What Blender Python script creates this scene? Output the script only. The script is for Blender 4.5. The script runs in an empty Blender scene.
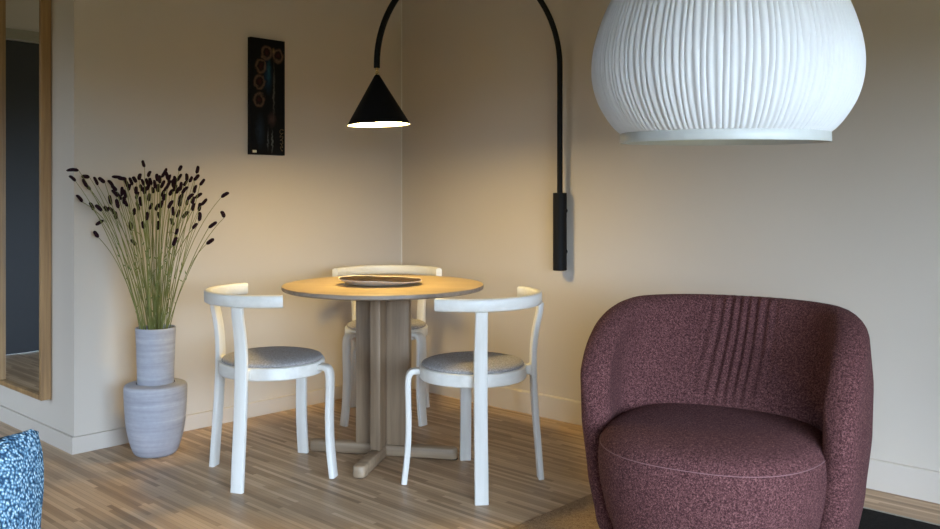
import bpy, bmesh, math, random
from mathutils import Vector, Matrix
PI = math.pi
S = bpy.context.scene
COL = S.collection
random.seed(7)

# ------------------------------------------------------------------ camera
F, HOR, EYE = 885.0, 193.0, 1.12            # focal length in pixels, horizon row, eye height
cam_d = bpy.data.cameras.new('camera')
cam_d.sensor_width = 36.0
cam_d.lens = 36.0 * F / 940.0
cam_d.shift_y = -(264.5 - HOR) / 940.0
cam_d.clip_start = 0.05
cam = bpy.data.objects.new('camera', cam_d)
cam.location = (0, 0, EYE)
cam.rotation_euler = (PI / 2, 0, 0)
COL.objects.link(cam)
S.camera = cam

# ------------------------------------------------------------------ room frame (u along right wall, v along left wall)
C0 = Vector((-0.397, 5.13))
U = Vector((2.0896, -1.943)).normalized()
V = Vector((-1.3047, -1.344)).normalized()
VLEN = 1.873                                  # length of the left wall up to its free corner
def RC(u, v, z=0.0):
    p = C0 + U * u + V * v
    return Vector((p.x, p.y, z))
def P(px, py, d):
    return Vector(((px - 470) * d / F, d, EYE - (py - HOR) * d / F))
UANG = math.atan2(U.y, U.x)
UMAX, VMAX, UMIN = 5.0, 5.0, -2.62
WIN1 = (1.5, 4.75, 0.12, 1.78)              # side window: v range, z range
WIN2 = (3.9, 4.3, 0.12, 1.78)
WIN3 = (-1.35, -0.45, 0.12, 1.95)             # added hall opening, out of view, brightens the mirror wall # rear window: u range, z range
SKY = 13.5

# ------------------------------------------------------------------ world, light, exposure
w = bpy.data.worlds.new('world'); S.world = w; w.use_nodes = True
wt = w.node_tree; bg = wt.nodes['Background']
tc = wt.nodes.new('ShaderNodeTexCoord'); sx = wt.nodes.new('ShaderNodeSeparateXYZ'); rp = wt.nodes.new('ShaderNodeValToRGB')
mr = wt.nodes.new('ShaderNodeMapRange'); mr.inputs[1].default_value = -1; mr.inputs[2].default_value = 1
wt.links.new(tc.outputs['Generated'], sx.inputs[0]); wt.links.new(sx.outputs[2], mr.inputs[0]); wt.links.new(mr.outputs[0], rp.inputs[0])
e = rp.color_ramp.elements
e[0].position = 0.495; e[0].color = (0.06, 0.058, 0.028, 1)      # ground outside
e[1].position = 0.52; e[1].color = (0.56, 0.74, 1.0, 1)            # overcast sky
wt.links.new(rp.outputs[0], bg.inputs[0]); bg.inputs[1].default_value = SKY
S.view_settings.view_transform = 'Standard'
S.view_settings.look = 'None'
S.view_settings.gamma = 1.0
S.view_settings.use_curve_mapping = False
S.view_settings.exposure = 1.0
S.cycles.use_denoising = True
S.cycles.max_bounces = 8
S.cycles.sample_clamp_indirect = 6.0

def area_light(name, pos, direction, sx, sy, power, color, spread):
    l = bpy.data.lights.new(name, 'AREA'); l.shape = 'RECTANGLE'
    l.size = sx; l.size_y = sy; l.energy = power; l.color = color; l.spread = math.radians(spread)
    o = bpy.data.objects.new(name, l); COL.objects.link(o)
    o.location = pos
    o.rotation_euler = Vector(direction).to_track_quat('-Z', 'Y').to_euler()
    return o
DAY = (0.74, 0.87, 1.0)
UU = Vector((U.x, U.y, 0)); VV = Vector((V.x, V.y, 0)); ZZ = Vector((0, 0, 1))
for nm, pos, dr, win in (('sky_portal_side', RC(UMAX, (WIN1[0] + WIN1[1]) / 2, (WIN1[2] + WIN1[3]) / 2), -UU, WIN1), ('sky_portal_rear', RC((WIN2[0] + WIN2[1]) / 2, VMAX, (WIN2[2] + WIN2[3]) / 2), -VV, WIN2), ('sky_portal_hall', RC((WIN3[0] + WIN3[1]) / 2, VMAX, (WIN3[2] + WIN3[3]) / 2), -VV, WIN3)):
    area_light(nm, pos, dr, win[1] - win[0], win[3] - win[2], 1, DAY, 180).data.cycles.is_portal = True

# ------------------------------------------------------------------ node helpers
class NT:
    def __init__(s, name):
        s.m = bpy.data.materials.new(name); s.m.use_nodes = True
        s.t = s.m.node_tree; s.b = s.t.nodes['Principled BSDF']; s.out = s.t.nodes['Material Output']
    def n(s, typ, **kw):
        x = s.t.nodes.new(typ)
        for k, v in kw.items(): setattr(x, k, v)
        return x
    def l(s, a, b): s.t.links.new(a, b)
    def val(s, node, key, v):
        if hasattr(v, 'is_output') or isinstance(v, bpy.types.NodeSocket): s.l(v, node.inputs[key])
        else: node.inputs[key].default_value = v
    def math(s, op, a, b=0.0, c=None):
        x = s.n('ShaderNodeMath', operation=op); s.val(x, 0, a); s.val(x, 1, b)
        if c is not None: s.val(x, 2, c)
        return x.outputs[0]
    def mix(s, f, a, b, mode='MIX'):
        x = s.n('ShaderNodeMix', data_type='RGBA', blend_type=mode)
        s.val(x, 0, f)
        for k, v in ((6, a), (7, b)):
            if isinstance(v, bpy.types.NodeSocket): s.l(v, x.inputs[k])
            else: x.inputs[k].default_value = (*v[:3], 1)
        return x.outputs[2]
    def obj(s, scale=(1, 1, 1), rot=(0, 0, 0)):
        c = s.n('ShaderNodeTexCoord'); mp = s.n('ShaderNodeMapping')
        mp.inputs['Scale'].default_value = scale; mp.inputs['Rotation'].default_value = rot
        s.l(c.outputs['Object'], mp.inputs[0]); return mp.outputs[0]
    def noise(s, vec, scale, detail=3, rough=0.5):
        x = s.n('ShaderNodeTexNoise'); s.l(vec, x.inputs['Vector'])
        x.inputs['Scale'].default_value = scale; x.inputs['Detail'].default_value = detail; x.inputs['Roughness'].default_value = rough
        return x.outputs['Fac']
    def ramp(s, fac, stops):
        x = s.n('ShaderNodeValToRGB'); s.l(fac, x.inputs[0]); e = x.color_ramp.elements
        while len(e) < len(stops): e.new(0.5)
        for i, (p, c) in enumerate(stops): e[i].position = p; e[i].color = (*c, 1)
        return x.outputs[0]
    def bump(s, h, strength, dist):
        x = s.n('ShaderNodeBump'); s.l(h, x.inputs['Height'])
        x.inputs['Strength'].default_value = strength; x.inputs['Distance'].default_value = dist
        s.l(x.outputs[0], s.b.inputs['Normal'])
    def set(s, color=None, rough=None, metal=None, spec=None):
        if color is not None:
            if isinstance(color, bpy.types.NodeSocket): s.l(color, s.b.inputs['Base Color'])
            else: s.b.inputs['Base Color'].default_value = (*color[:3], 1)
        if rough is not None: s.b.inputs['Roughness'].default_value = rough
        if metal is not None: s.b.inputs['Metallic'].default_value = metal
        if spec is not None: s.b.inputs['Specular IOR Level'].default_value = spec
        return s.m
def srgb(r, g, b):
    f = lambda c: (c / 255 / 12.92) if c / 255 <= 0.04045 else ((c / 255 + 0.055) / 1.055) ** 2.4
    return (f(r), f(g), f(b))

def m_paint(name, col, bump=0.08, rough=0.8):
    t = NT(name); v = t.obj()
    big = t.noise(v, 1.7, 4); small = t.noise(v, 160, 2)
    c = t.mix(big, tuple(x * 0.965 for x in col), tuple(min(1, x * 1.03) for x in col))
    t.bump(small, bump, 0.002)
    return t.set(c, rough, spec=0.25)
def m_plain(name, col, rough=0.5, metal=0.0, noise=0.06, scale=40, spec=0.5):
    t = NT(name); v = t.obj()
    c = t.mix(t.noise(v, scale, 3), tuple(x * (1 - noise) for x in col), tuple(min(1, x * (1 + noise)) for x in col))
    return t.set(c, rough, metal, spec)
def m_wood(name, dark, light, axis='x', fine=60, rough=0.45, streak=1.0, bump=0.08):
    t = NT(name)
    k = {'x': (0.05, 1, 1), 'y': (1, 0.05, 1), 'z': (1, 1, 0.05)}[axis]
    v = t.obj(scale=k)
    a = t.noise(v, fine, 5, 0.6); b = t.noise(v, fine * 0.22, 3)
    f = t.math('ADD', t.math('MULTIPLY', a, 0.55 * streak), t.math('MULTIPLY', b, 0.6))
    c = t.ramp(f, [(0.32, dark), (0.72, light)])
    t.bump(a, bump, 0.001)
    return t.set(c, rough)

M = {}
WALL = (0.58, 0.50, 0.405)
M['wall'] = m_paint('wall_paint', WALL)
M['wall_back'] = m_paint('wall_paint_rear', (0.22, 0.18, 0.13))  # unseen walls darkened to hold down bounced light
M['base'] = m_paint('baseboard_paint', (0.58, 0.50, 0.41), 0.03, 0.5)
M['ceil'] = m_paint('ceiling_paint', (0.22, 0.18, 0.125))  # kept dark to dim the bounce on the upper walls

def floor_material():
    t = NT('strip_wood_floor')
    c = t.n('ShaderNodeTexCoord'); sp = t.n('ShaderNodeSeparateXYZ'); t.l(c.outputs['Object'], sp.inputs[0])
    x, y = sp.outputs[0], sp.outputs[1]
    row = t.math('FLOOR', t.math('DIVIDE', y, 0.0185))
    wn = t.n('ShaderNodeTexWhiteNoise', noise_dimensions='1D'); t.l(row, wn.inputs['W'])
    colx = t.math('FLOOR', t.math('ADD', t.math('DIVIDE', x, 0.42), t.math('MULTIPLY', wn.outputs['Value'], 7.3)))
    cb = t.n('ShaderNodeCombineXYZ'); t.l(row, cb.inputs[0]); t.l(colx, cb.inputs[1])
    w2 = t.n('ShaderNodeTexWhiteNoise', noise_dimensions='2D'); t.l(cb.outputs[0], w2.inputs['Vector'])
    mp = t.n('ShaderNodeMapping'); mp.inputs['Scale'].default_value = (0.045, 1, 1); t.l(c.outputs['Object'], mp.inputs[0])
    g = t.noise(mp.outputs[0], 130, 5, 0.65); g2 = t.noise(mp.outputs[0], 26, 3)
    f = t.math('ADD', t.math('MULTIPLY', w2.outputs['Value'], 0.5), t.math('ADD', t.math('MULTIPLY', g, 0.28), t.math('MULTIPLY', g2, 0.3)))
    colr = t.ramp(f, [(0.12, (0.15, 0.082, 0.038)), (0.40, (0.38, 0.24, 0.13)), (0.7, (0.54, 0.365, 0.215)), (0.95, (0.70, 0.52, 0.34))])
    fr = t.math('FRACT', t.math('DIVIDE', y, 0.0185))
    edge = t.math('LESS_THAN', t.math('ABSOLUTE', t.math('SUBTRACT', fr, 0.5)), 0.46)
    colr = t.mix(t.math('ADD', t.math('MULTIPLY', edge, 0.35), 0.65), (0.1, 0.065, 0.04), colr)
    t.bump(t.math('ADD', edge, t.math('MULTIPLY', g, 0.6)), 0.12, 0.001)
    return t.set(colr, 0.42)
M['floor'] = floor_material()
M['oak'] = m_wood('oak_frame_wood', srgb(108, 76, 42), srgb(170, 132, 84), 'z', 50)
M['table_top'] = m_wood('oak_table_veneer', srgb(154, 128, 92), srgb(182, 156, 114), 'x', 34, 0.42)
M['table_edge'] = m_wood('layered_table_edge', srgb(96, 84, 72), srgb(160, 142, 122), 'x', 60, 0.5)
M['table_leg'] = m_wood('grey_brown_oak', srgb(92, 73, 53), srgb(152, 127, 99), 'z', 45, 0.5)
M['table_foot'] = m_wood('grey_brown_oak_foot', srgb(112, 92, 70), srgb(164, 140, 112), 'x', 45, 0.5)
M['chair'] = m_wood('whitewashed_ash', srgb(208, 200, 186), srgb(232, 226, 214), 'z', 40, 0.4, bump=0.03)
M['chair_h'] = m_wood('whitewashed_ash_bent', srgb(208, 200, 186), srgb(232, 226, 214), 'x', 30, 0.4, bump=0.03)
M['black'] = m_plain('matte_black_steel', (0.0035, 0.0035, 0.004), 0.6, 0.0, 0.1, spec=0.2)
M['brass'] = m_plain('brass', (0.75, 0.52, 0.22), 0.25, 1.0)
M['white_inner'] = m_plain('white_lamp_inside', (0.85, 0.82, 0.76), 0.5)
M['white_metal'] = m_plain('white_lacquered_metal', (0.52, 0.52, 0.48), 0.35)
M['cable'] = m_plain('white_cable', (0.7, 0.7, 0.7), 0.5)
M['bulb'] = m_plain('opal_bulb_glass', (0.85, 0.85, 0.83), 0.2)

def m_fabric(name, cols, scale=420, rough=0.95, bump=0.5, dist=0.003, weave=None):
    t = NT(name); v = t.obj()
    a = t.noise(v, scale, 2, 0.6); b = t.noise(v, scale * 0.28, 3, 0.6)
    f = t.math('ADD', t.math('MULTIPLY', a, 0.65), t.math('MULTIPLY', b, 0.35))
    n = len(cols)
    c = t.ramp(f, [(0.36 + 0.28 * i / (n - 1), cc) for i, cc in enumerate(cols)])
    t.bump(f, bump, dist)
    t.b.inputs['Sheen Weight'].default_value = 0.08
    t.b.inputs['Sheen Roughness'].default_value = 0.5
    t.b.inputs['Sheen Tint'].default_value = (*cols[-1], 1)
    return t.set(c, rough, spec=0.15)
M['pad'] = m_fabric('grey_wool_seat', [srgb(116, 110, 106), srgb(156, 149, 144), srgb(190, 183, 176)], 500)
M['plum'] = m_fabric('plum_boucle', [srgb(30, 13, 13), srgb(78, 44, 43), srgb(150, 102, 96)], 640, bump=0.8)
M['seam'] = m_plain('plum_piping', srgb(128, 90, 88), 0.9)
M['rug_beige'] = m_fabric('beige_rug_pile', [srgb(120, 96, 72), srgb(160, 132, 102), srgb(190, 165, 132)], 260, bump=0.9)
M['rug_black'] = m_fabric('black_rug_pile', [srgb(14, 14, 15), srgb(24, 24, 26), srgb(40, 40, 42)], 260, bump=0.9)
M['rug_edge'] = m_fabric('pale_rug_edging', [srgb(150, 146, 138), srgb(185, 180, 170)], 260)

def knit_material():
    t = NT('blue_knit_wool')
    v = t.obj(scale=(1, 1, 1), rot=(0, 0, 0.6))
    vo = t.n('ShaderNodeTexVoronoi', feature='F1'); mp = t.n('ShaderNodeMapping'); mp.inputs['Scale'].default_value = (0.5, 1, 1)
    t.l(v, mp.inputs[0]); t.l(mp.outputs[0], vo.inputs['Vector']); vo.inputs['Scale'].default_value = 330
    nz = t.noise(v, 420, 2)
    f = t.math('ADD', t.math('MULTIPLY', vo.outputs['Distance'], 0.75), t.math('MULTIPLY', nz, 0.4))
    c = t.ramp(f, [(0.3, srgb(186, 202, 208)), (0.5, srgb(106, 140, 160)), (0.72, srgb(44, 70, 92))])
    t.bump(t.math('MULTIPLY', f, -1.0), 0.9, 0.006)
    return t.set(c, 0.95, spec=0.1)
M['knit'] = knit_material()

def ceramic(name):
    t = NT(name); v = t.obj(scale=(0.35, 0.35, 6))
    a = t.noise(v, 9, 5, 0.6); b = t.noise(t.obj(), 60, 3)
    f = t.math('ADD', t.math('MULTIPLY', a, 0.8), t.math('MULTIPLY', b, 0.2))
    c = t.ramp(f, [(0.3, srgb(146, 144, 148)), (0.55, srgb(166, 164, 168)), (0.75, srgb(188, 185, 184))])
    t.bump(a, 0.25, 0.003)
    return t.set(c, 0.6)
M['ceramic'] = ceramic('pale_lilac_stoneware')
M['vase_inside'] = m_plain('dark_vase_inside', (0.03, 0.03, 0.028), 0.9)  # near-black surface inside the neck
M['stem'] = m_plain('green_stem', srgb(114, 116, 56), 0.6, noise=0.35, scale=12)
M['leaflet'] = m_plain('green_leaflet', srgb(92, 108, 52), 0.6, noise=0.3, scale=20)
def m_head():
    t = NT('dark_burgundy_flower'); v = t.obj()
    a = t.noise(v, 700, 2)
    t.bump(a, 1.0, 0.003)
    return t.set(t.ramp(a, [(0.35, srgb(20, 9, 14)), (0.7, srgb(52, 26, 34))]), 0.9, spec=0.1)
M['head'] = m_head()
M['dish_out'] = m_plain('chalky_dish_glaze', srgb(204, 190, 174), 0.5, noise=0.12)
def m_dish_in():
    t = NT('dark_brown_dish_glaze'); v = t.obj(scale=(0.3, 1, 1))
    a = t.noise(v, 45, 4)
    return t.set(t.ramp(a, [(0.35, srgb(24, 15, 10)), (0.6, srgb(58, 38, 24)), (0.8, srgb(84, 60, 38))]), 0.4)
M['dish_in'] = m_dish_in()
M['door'] = m_plain('near_black_door', srgb(38, 38, 40), 0.5)
M['casing'] = m_plain('door_casing_paint', srgb(150, 142, 120), 0.6)
M['handle'] = m_plain('brushed_steel', (0.6, 0.6, 0.6), 0.3, 1.0)
M['sofa'] = m_fabric('grey_sofa_cloth', [srgb(90, 92, 96), srgb(126, 128, 132), srgb(150, 152, 155)], 400)
M['winframe'] = m_plain('white_window_paint', (0.75, 0.75, 0.73), 0.4)
def m_mirror():
    t = NT('mirror_silver'); v = t.obj()
    c = t.mix(t.noise(v, 3, 2), (0.80, 0.82, 0.80), (0.84, 0.85, 0.83))
    return t.set(c, 0.015, 1.0)
M['mirror'] = m_mirror()
def m_emit(name, col, s):
    t = NT(name)
    t.set((0.9, 0.88, 0.82), 0.4)
    t.b.inputs['Emission Color'].default_value = (*col, 1)
    t.b.inputs['Emission Strength'].default_value = s
    return t.m
M['glow'] = m_emit('warm_lamp_diffuser', (1.0, 0.75, 0.29), 51.0)
def m_pleat():
    t = NT('white_pleated_textile'); v = t.obj()
    d = t.n('ShaderNodeBsdfDiffuse'); tr = t.n('ShaderNodeBsdfTranslucent'); mx = t.n('ShaderNodeMixShader')
    c = t.mix(t.noise(v, 14, 3), (0.78, 0.78, 0.78), (0.82, 0.82, 0.81))
    t.l(c, d.inputs[0]); t.l(c, tr.inputs[0]); mx.inputs[0].default_value = 0.12
    t.l(d.outputs[0], mx.inputs[1]); t.l(tr.outputs[0], mx.inputs[2]); t.l(mx.outputs[0], t.out.inputs[0])
    return t.m
M['pleat'] = m_pleat()

# ------------------------------------------------------------------ object helpers
def tag(o, label=None, cat=None, group=None, kind=None):
    if label: o['label'] = label
    if cat: o['category'] = cat
    if group: o['group'] = group
    if kind: o['kind'] = kind
    return o
def empty(name, loc=(0, 0, 0), rz=0.0):
    o = bpy.data.objects.new(name, None); COL.objects.link(o)
    o.location = loc; o.rotation_euler = (0, 0, rz); o.empty_display_size = 0.1
    return o
def link(name, bm, mats, parent=None, smooth=True, ang=40, loc=None, rot=None):
    bmesh.ops.recalc_face_normals(bm, faces=bm.faces[:])
    me = bpy.data.meshes.new(name); bm.to_mesh(me); bm.free()
    for m in (mats if isinstance(mats, (list, tuple)) else [mats]): me.materials.append(m)
    if smooth:
        for p in me.polygons: p.use_smooth = True
        me.set_sharp_from_angle(angle=math.radians(ang))
    o = bpy.data.objects.new(name, me); COL.objects.link(o)
    if parent: o.parent = parent
    if loc is not None: o.location = loc
    if rot is not None: o.rotation_euler = rot
    return o
def box(bm, lo, hi, bevel=0.0, mi=0, seg=2):
    x0, y0, z0 = lo; x1, y1, z1 = hi
    vs = [bm.verts.new(p) for p in ((x0,y0,z0),(x1,y0,z0),(x1,y1,z0),(x0,y1,z0),(x0,y0,z1),(x1,y0,z1),(x1,y1,z1),(x0,y1,z1))]
    fs = [bm.faces.new([vs[i] for i in q]) for q in ((0,3,2,1),(4,5,6,7),(0,1,5,4),(1,2,6,5),(2,3,7,6),(3,0,4,7))]
    for f in fs: f.material_index = mi
    if bevel > 0:
        es = list({e for f in fs for e in f.edges})
        r = bmesh.ops.bevel(bm, geom=es, offset=bevel, segments=seg, profile=0.5, affect='EDGES', clamp_overlap=True)
        for f in r['faces']: f.material_index = mi
def grid_faces(bm, rows, close_u=False, close_v=False, mi=0):
    nr, nc = len(rows), len(rows[0])
    for i in range(nr if close_u else nr - 1):
        a, b = rows[i], rows[(i + 1) % nr]
        for j in range(nc if close_v else nc - 1):
            q = (a[j], a[(j + 1) % nc], b[(j + 1) % nc], b[j])
            if len(set(q)) == 4: bm.faces.new(q).material_index = mi
def lathe(bm, prof, n=64, mi=0, sx=1.0, sy=1.0, rfun=None):
    rows = []
    for r, z in prof:
        if r < 1e-6: rows.append([bm.verts.new((0, 0, z))]); continue
        ring = []
        for k in range(n):
            a = 2 * PI * k / n; rr = r * (rfun(a, z) if rfun else 1)
            ring.append(bm.verts.new((rr * math.cos(a) * sx, rr * math.sin(a) * sy, z)))
        rows.append(ring)
    for a, b in zip(rows[:-1], rows[1:]):
        if len(a) == 1 and len(b) == 1: continue
        for k in range(n):
            k2 = (k + 1) % n
            if len(a) == 1: f = bm.faces.new((a[0], b[k2], b[k]))
            elif len(b) == 1: f = bm.faces.new((a[k], a[k2], b[0]))
            else: f = bm.faces.new((a[k], a[k2], b[k2], b[k]))
            f.material_index = mi
def smooth_path(pts, it=2):
    pts = [Vector(p) for p in pts]
    for _ in range(it):
        out = [pts[0]]
        for a, b in zip(pts[:-1], pts[1:]):
            out += [a * 0.75 + b * 0.25, a * 0.25 + b * 0.75]
        out.append(pts[-1]); pts = out
    return pts
def tube(bm, pts, r, n=10, mi=0, taper=None):
    pts = [Vector(p) for p in pts]; rows = []; prev = None
    for i, p in enumerate(pts):
        t = (pts[min(i + 1, len(pts) - 1)] - pts[max(i - 1, 0)]).normalized()
        if prev is None:
            a = t.orthogonal().normalized()
        else:
            a = (prev - t * prev.dot(t)).normalized()
        prev = a; b = t.cross(a)
        rr = r if taper is None else r * taper(i / (len(pts) - 1))
        rows.append([bm.verts.new(p + (a * math.cos(2 * PI * k / n) + b * math.sin(2 * PI * k / n)) * rr) for k in range(n)])
    grid_faces(bm, rows, close_v=True, mi=mi)
    bm.faces.new(rows[0][::-1]).material_index = mi; bm.faces.new(rows[-1]).material_index = mi
def sweep_rect(bm, pts, sides, wid, thk, ch=0.004, mi=0):
    """sweep a chamfered rectangle: 'sides' = width direction per point, thickness perpendicular to it and the path"""
    pts = [Vector(p) for p in pts]; rows = []
    for i, p in enumerate(pts):
        t = (pts[min(i + 1, len(pts) - 1)] - pts[max(i - 1, 0)]).normalized()
        s = Vector(sides[i] if isinstance(sides, list) else sides); s = (s - t * s.dot(t)).normalized(); nn = t.cross(s)
        hw = (wid[i] if isinstance(wid, list) else wid) / 2; ht = (thk[i] if isinstance(thk, list) else thk) / 2
        c2 = ch * 0.35
        prof = [(hw, ht - ch), (hw - c2, ht - c2), (hw - ch, ht), (-hw + ch, ht), (-hw + c2, ht - c2), (-hw, ht - ch), (-hw, -ht + ch), (-hw + c2, -ht + c2), (-hw + ch, -ht), (hw - ch, -ht), (hw - c2, -ht + c2), (hw, -ht + ch)]
        rows.append([bm.verts.new(p + s * a + nn * b) for a, b in prof])
    grid_faces(bm, rows, close_v=True, mi=mi)
    bm.faces.new(rows[0][::-1]).material_index = mi; bm.faces.new(rows[-1]).material_index = mi
def copy_tree(o, parent=None):
    c = o.copy(); COL.objects.link(c)
    if parent: c.parent = parent
    for ch in list(o.children): copy_tree(ch, c)
    return c

# ------------------------------------------------------------------ room shell
CEIL = 2.52
def slab(name, quad, thick_vec, mat, z0=0.0, z1=CEIL):
    """a wall standing on segment quad=(a,b), thickened by thick_vec"""
    a, b = quad; bm = bmesh.new(); tv = Vector((thick_vec.x, thick_vec.y, 0))
    pts = [Vector((a.x, a.y, 0)), Vector((b.x, b.y, 0)), Vector((b.x, b.y, 0)) + tv, Vector((a.x, a.y, 0)) + tv]
    lo = [bm.verts.new(p + ZZ * z0) for p in pts]; hi = [bm.verts.new(p + ZZ * z1) for p in pts]
    bm.faces.new(lo[::-1]); bm.faces.new(hi)
    for k in range(4): bm.faces.new((lo[k], lo[(k + 1) % 4], hi[(k + 1) % 4], hi[k]))
    return tag(link(name, bm, mat, smooth=False), kind='structure')
def base_board(name, a, b, into, h, rounded):
    """baseboard with a softened top edge; 'into' = unit vector into the room"""
    bm = bmesh.new(); prof = [(0, 0), (0.013, 0)]
    if rounded:
        for k in range(7):
            t = PI / 2 * k / 6; prof.append((0.003 + 0.010 * math.cos(t), h - 0.010 + 0.010 * math.sin(t)))
    else: prof += [(0.013, h - 0.002), (0.011, h)]
    prof.append((0, h)); rows = []
    for q in (a, b):
        rows.append([bm.verts.new((q.x + into.x * d, q.y + into.y * d, z)) for d, z in prof])
    grid_faces(bm, rows, close_v=True); bm.faces.new(rows[0]); bm.faces.new(rows[1][::-1])
    return tag(link(name, bm, M['base'], smooth=True, ang=30), kind='structure')
OFF = 0.013
def fl(name, z0, z1, mat):
    bm = bmesh.new(); box(bm, (UMIN - 0.2, -VMAX - 0.25, z0), (UMAX + 0.2, 0.25, z1))
    o = link(name, bm, mat, smooth=False); o.location = (C0.x, C0.y, 0); o.rotation_euler = (0, 0, UANG)
    return tag(o, kind='structure')
fl('floor', -0.1, 0.0, M['floor']); fl('ceiling', CEIL, CEIL + 0.1, M['ceil'])
nV = Vector((-U.y, U.x, 0)) * -1           # unit normal of right wall into the room
nU = Vector((V.y, -V.x, 0)) * -1           # unit normal of left wall into the room
if nV.dot(VV) < 0: nV = -nV
if nU.dot(UU) < 0: nU = -nU
slab('wall_right', (RC(-0.1, -OFF), RC(UMAX + 0.12, -OFF)), -nV * 0.1, M['wall'])
# left wall ends at a free corner; a thick block between left wall and mirror wall
slab('wall_left', (RC(-OFF, -OFF), RC(-OFF, VLEN - OFF - 0.1)), -nU * 0.12, M['wall'])
slab('wall_mirror', (RC(-OFF, VLEN - OFF), RC(UMIN - 0.05, VLEN - OFF)), -VV * 0.1, M['wall'])
base_board('baseboard_left', RC(-OFF, 0), RC(-OFF, VLEN), nU, 0.072, False)
base_board('baseboard_right', RC(0, -OFF), RC(UMAX, -OFF), nV, 0.113, True)
base_board('baseboard_mirror', RC(-OFF, VLEN - OFF), RC(UMIN, VLEN - OFF), nV, 0.072, False)
bm = bmesh.new(); box(bm, (-0.003, -0.003, 0.113), (0.003, 0.003, CEIL), 0.001)
tc_ = RC(-OFF + 0.001, -OFF + 0.001); o = link('trim_1', bm, m_plain('corner_caulk', (0.72, 0.68, 0.6), 0.5), loc=tc_, rot=(0, 0, UANG)); tag(o, kind='structure')
# hall wall with a dark door: what the mirror shows
D0, D1, DH = 2.05, 3.2, 2.18
slab('wall_hall_near', (RC(UMIN, VLEN - 0.1), RC(UMIN, D0)), -nU * 0.1, M['wall'])
slab('wall_hall_far', (RC(UMIN, D1), RC(UMIN, VMAX)), -nU * 0.1, M['wall'])
slab('wall_hall_above', (RC(UMIN, D0), RC(UMIN, D1)), -nU * 0.1, M['wall'], DH, CEIL)
dr = slab('door_1', (RC(UMIN - 0.04, D0), RC(UMIN - 0.04, D1)), -nU * 0.05, M['door'], 0.004, DH - 0.004)
for nm, a, b, z0, z1 in (('casing', D0 - 0.07, D0, 0, DH), ('casing', D1, D1 + 0.07, 0, DH), ('casing', D0 - 0.07, D1 + 0.07, DH, DH + 0.07)):
    o = slab('door_casing', (RC(UMIN, a), RC(UMIN, b)), nU * 0.015, M['casing'], z0, z1); o.parent = dr
bm = bmesh.new(); h0 = RC(UMIN - 0.03, D0 + 0.08, 1.0)
tube(bm, [h0, h0 + nU * 0.05, h0 + nU * 0.055 + VV * 0.01, h0 + nU * 0.055 + VV * 0.12], 0.009, 10)
link('door_handle', bm, M['handle'], dr)
# wall behind the camera and wall to the right, each with a window
def window_wall(name, win, pt, nrm, a0, a1, o0, o1, z0, z1):
    slab(name + '_near', (pt(a0), pt(o0)), -nrm * 0.12, M['wall_back'])
    slab(name + '_far', (pt(o1), pt(a1)), -nrm * 0.12, M['wall_back'])
    slab(name + '_below', (pt(o0), pt(o1)), -nrm * 0.12, M['wall_back'], 0, z0)
    slab(name + '_above', (pt(o0), pt(o1)), -nrm * 0.12, M['wall_back'], z1, CEIL)
    fr = slab(win, (pt(o0), pt(o0 + 0.05)), -nrm * 0.1, M['winframe'], z0, z1)
    n = 3
    for k in range(1, n + 1):
        x = o0 + (o1 - o0) * k / n
        slab('window_frame', (pt(x - 0.05), pt(x)), -nrm * 0.1, M['winframe'], z0, z1).parent = fr
    for z in (z0, z1 - 0.05):
        slab('window_frame', (pt(o0 + 0.05), pt(o1 - 0.05)), -nrm * 0.1, M['winframe'], z, z + 0.05).parent = fr
window_wall('wall_side', 'window_1', lambda s: RC(UMAX, s), -nU, -0.1, VMAX, *WIN1)
window_wall('wall_rear', 'window_2', lambda s: RC(s, VMAX), -nV, 2.0, UMAX, *WIN2)
window_wall('wall_hall_rear', 'added_window_3', lambda s: RC(s, VMAX), -nV, UMIN, 2.0, *WIN3)  # unseen opening added for light on the mirror wall

# ------------------------------------------------------------------ rug
RU, RV = 1.887, 0.238
rug = empty('rug', (C0.x, C0.y, 0), UANG)
tag(rug, 'low-pile rug in beige and black under the plum armchair', 'rug')
def rug_piece(name, u0, u1, v0, v1, mat, h=0.011):
    bm = bmesh.new(); box(bm, (u0, -v1, 0.0005), (u1, -v0, h), 0.003)
    return link(name, bm, mat, rug)
tag(rug_piece('beige_field', RU, 2.62, RV + 0.02, 3.0, M['rug_beige']), 'beige field')
tag(rug_piece('black_field', 2.62, 4.3, RV + 0.02, 3.0, M['rug_black']), 'black field')
tag(rug_piece('edging', RU, 4.3, RV, RV + 0.02, M['rug_edge'], 0.009), 'pale binding')  # thin pale strip along the wall-side edge

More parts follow.
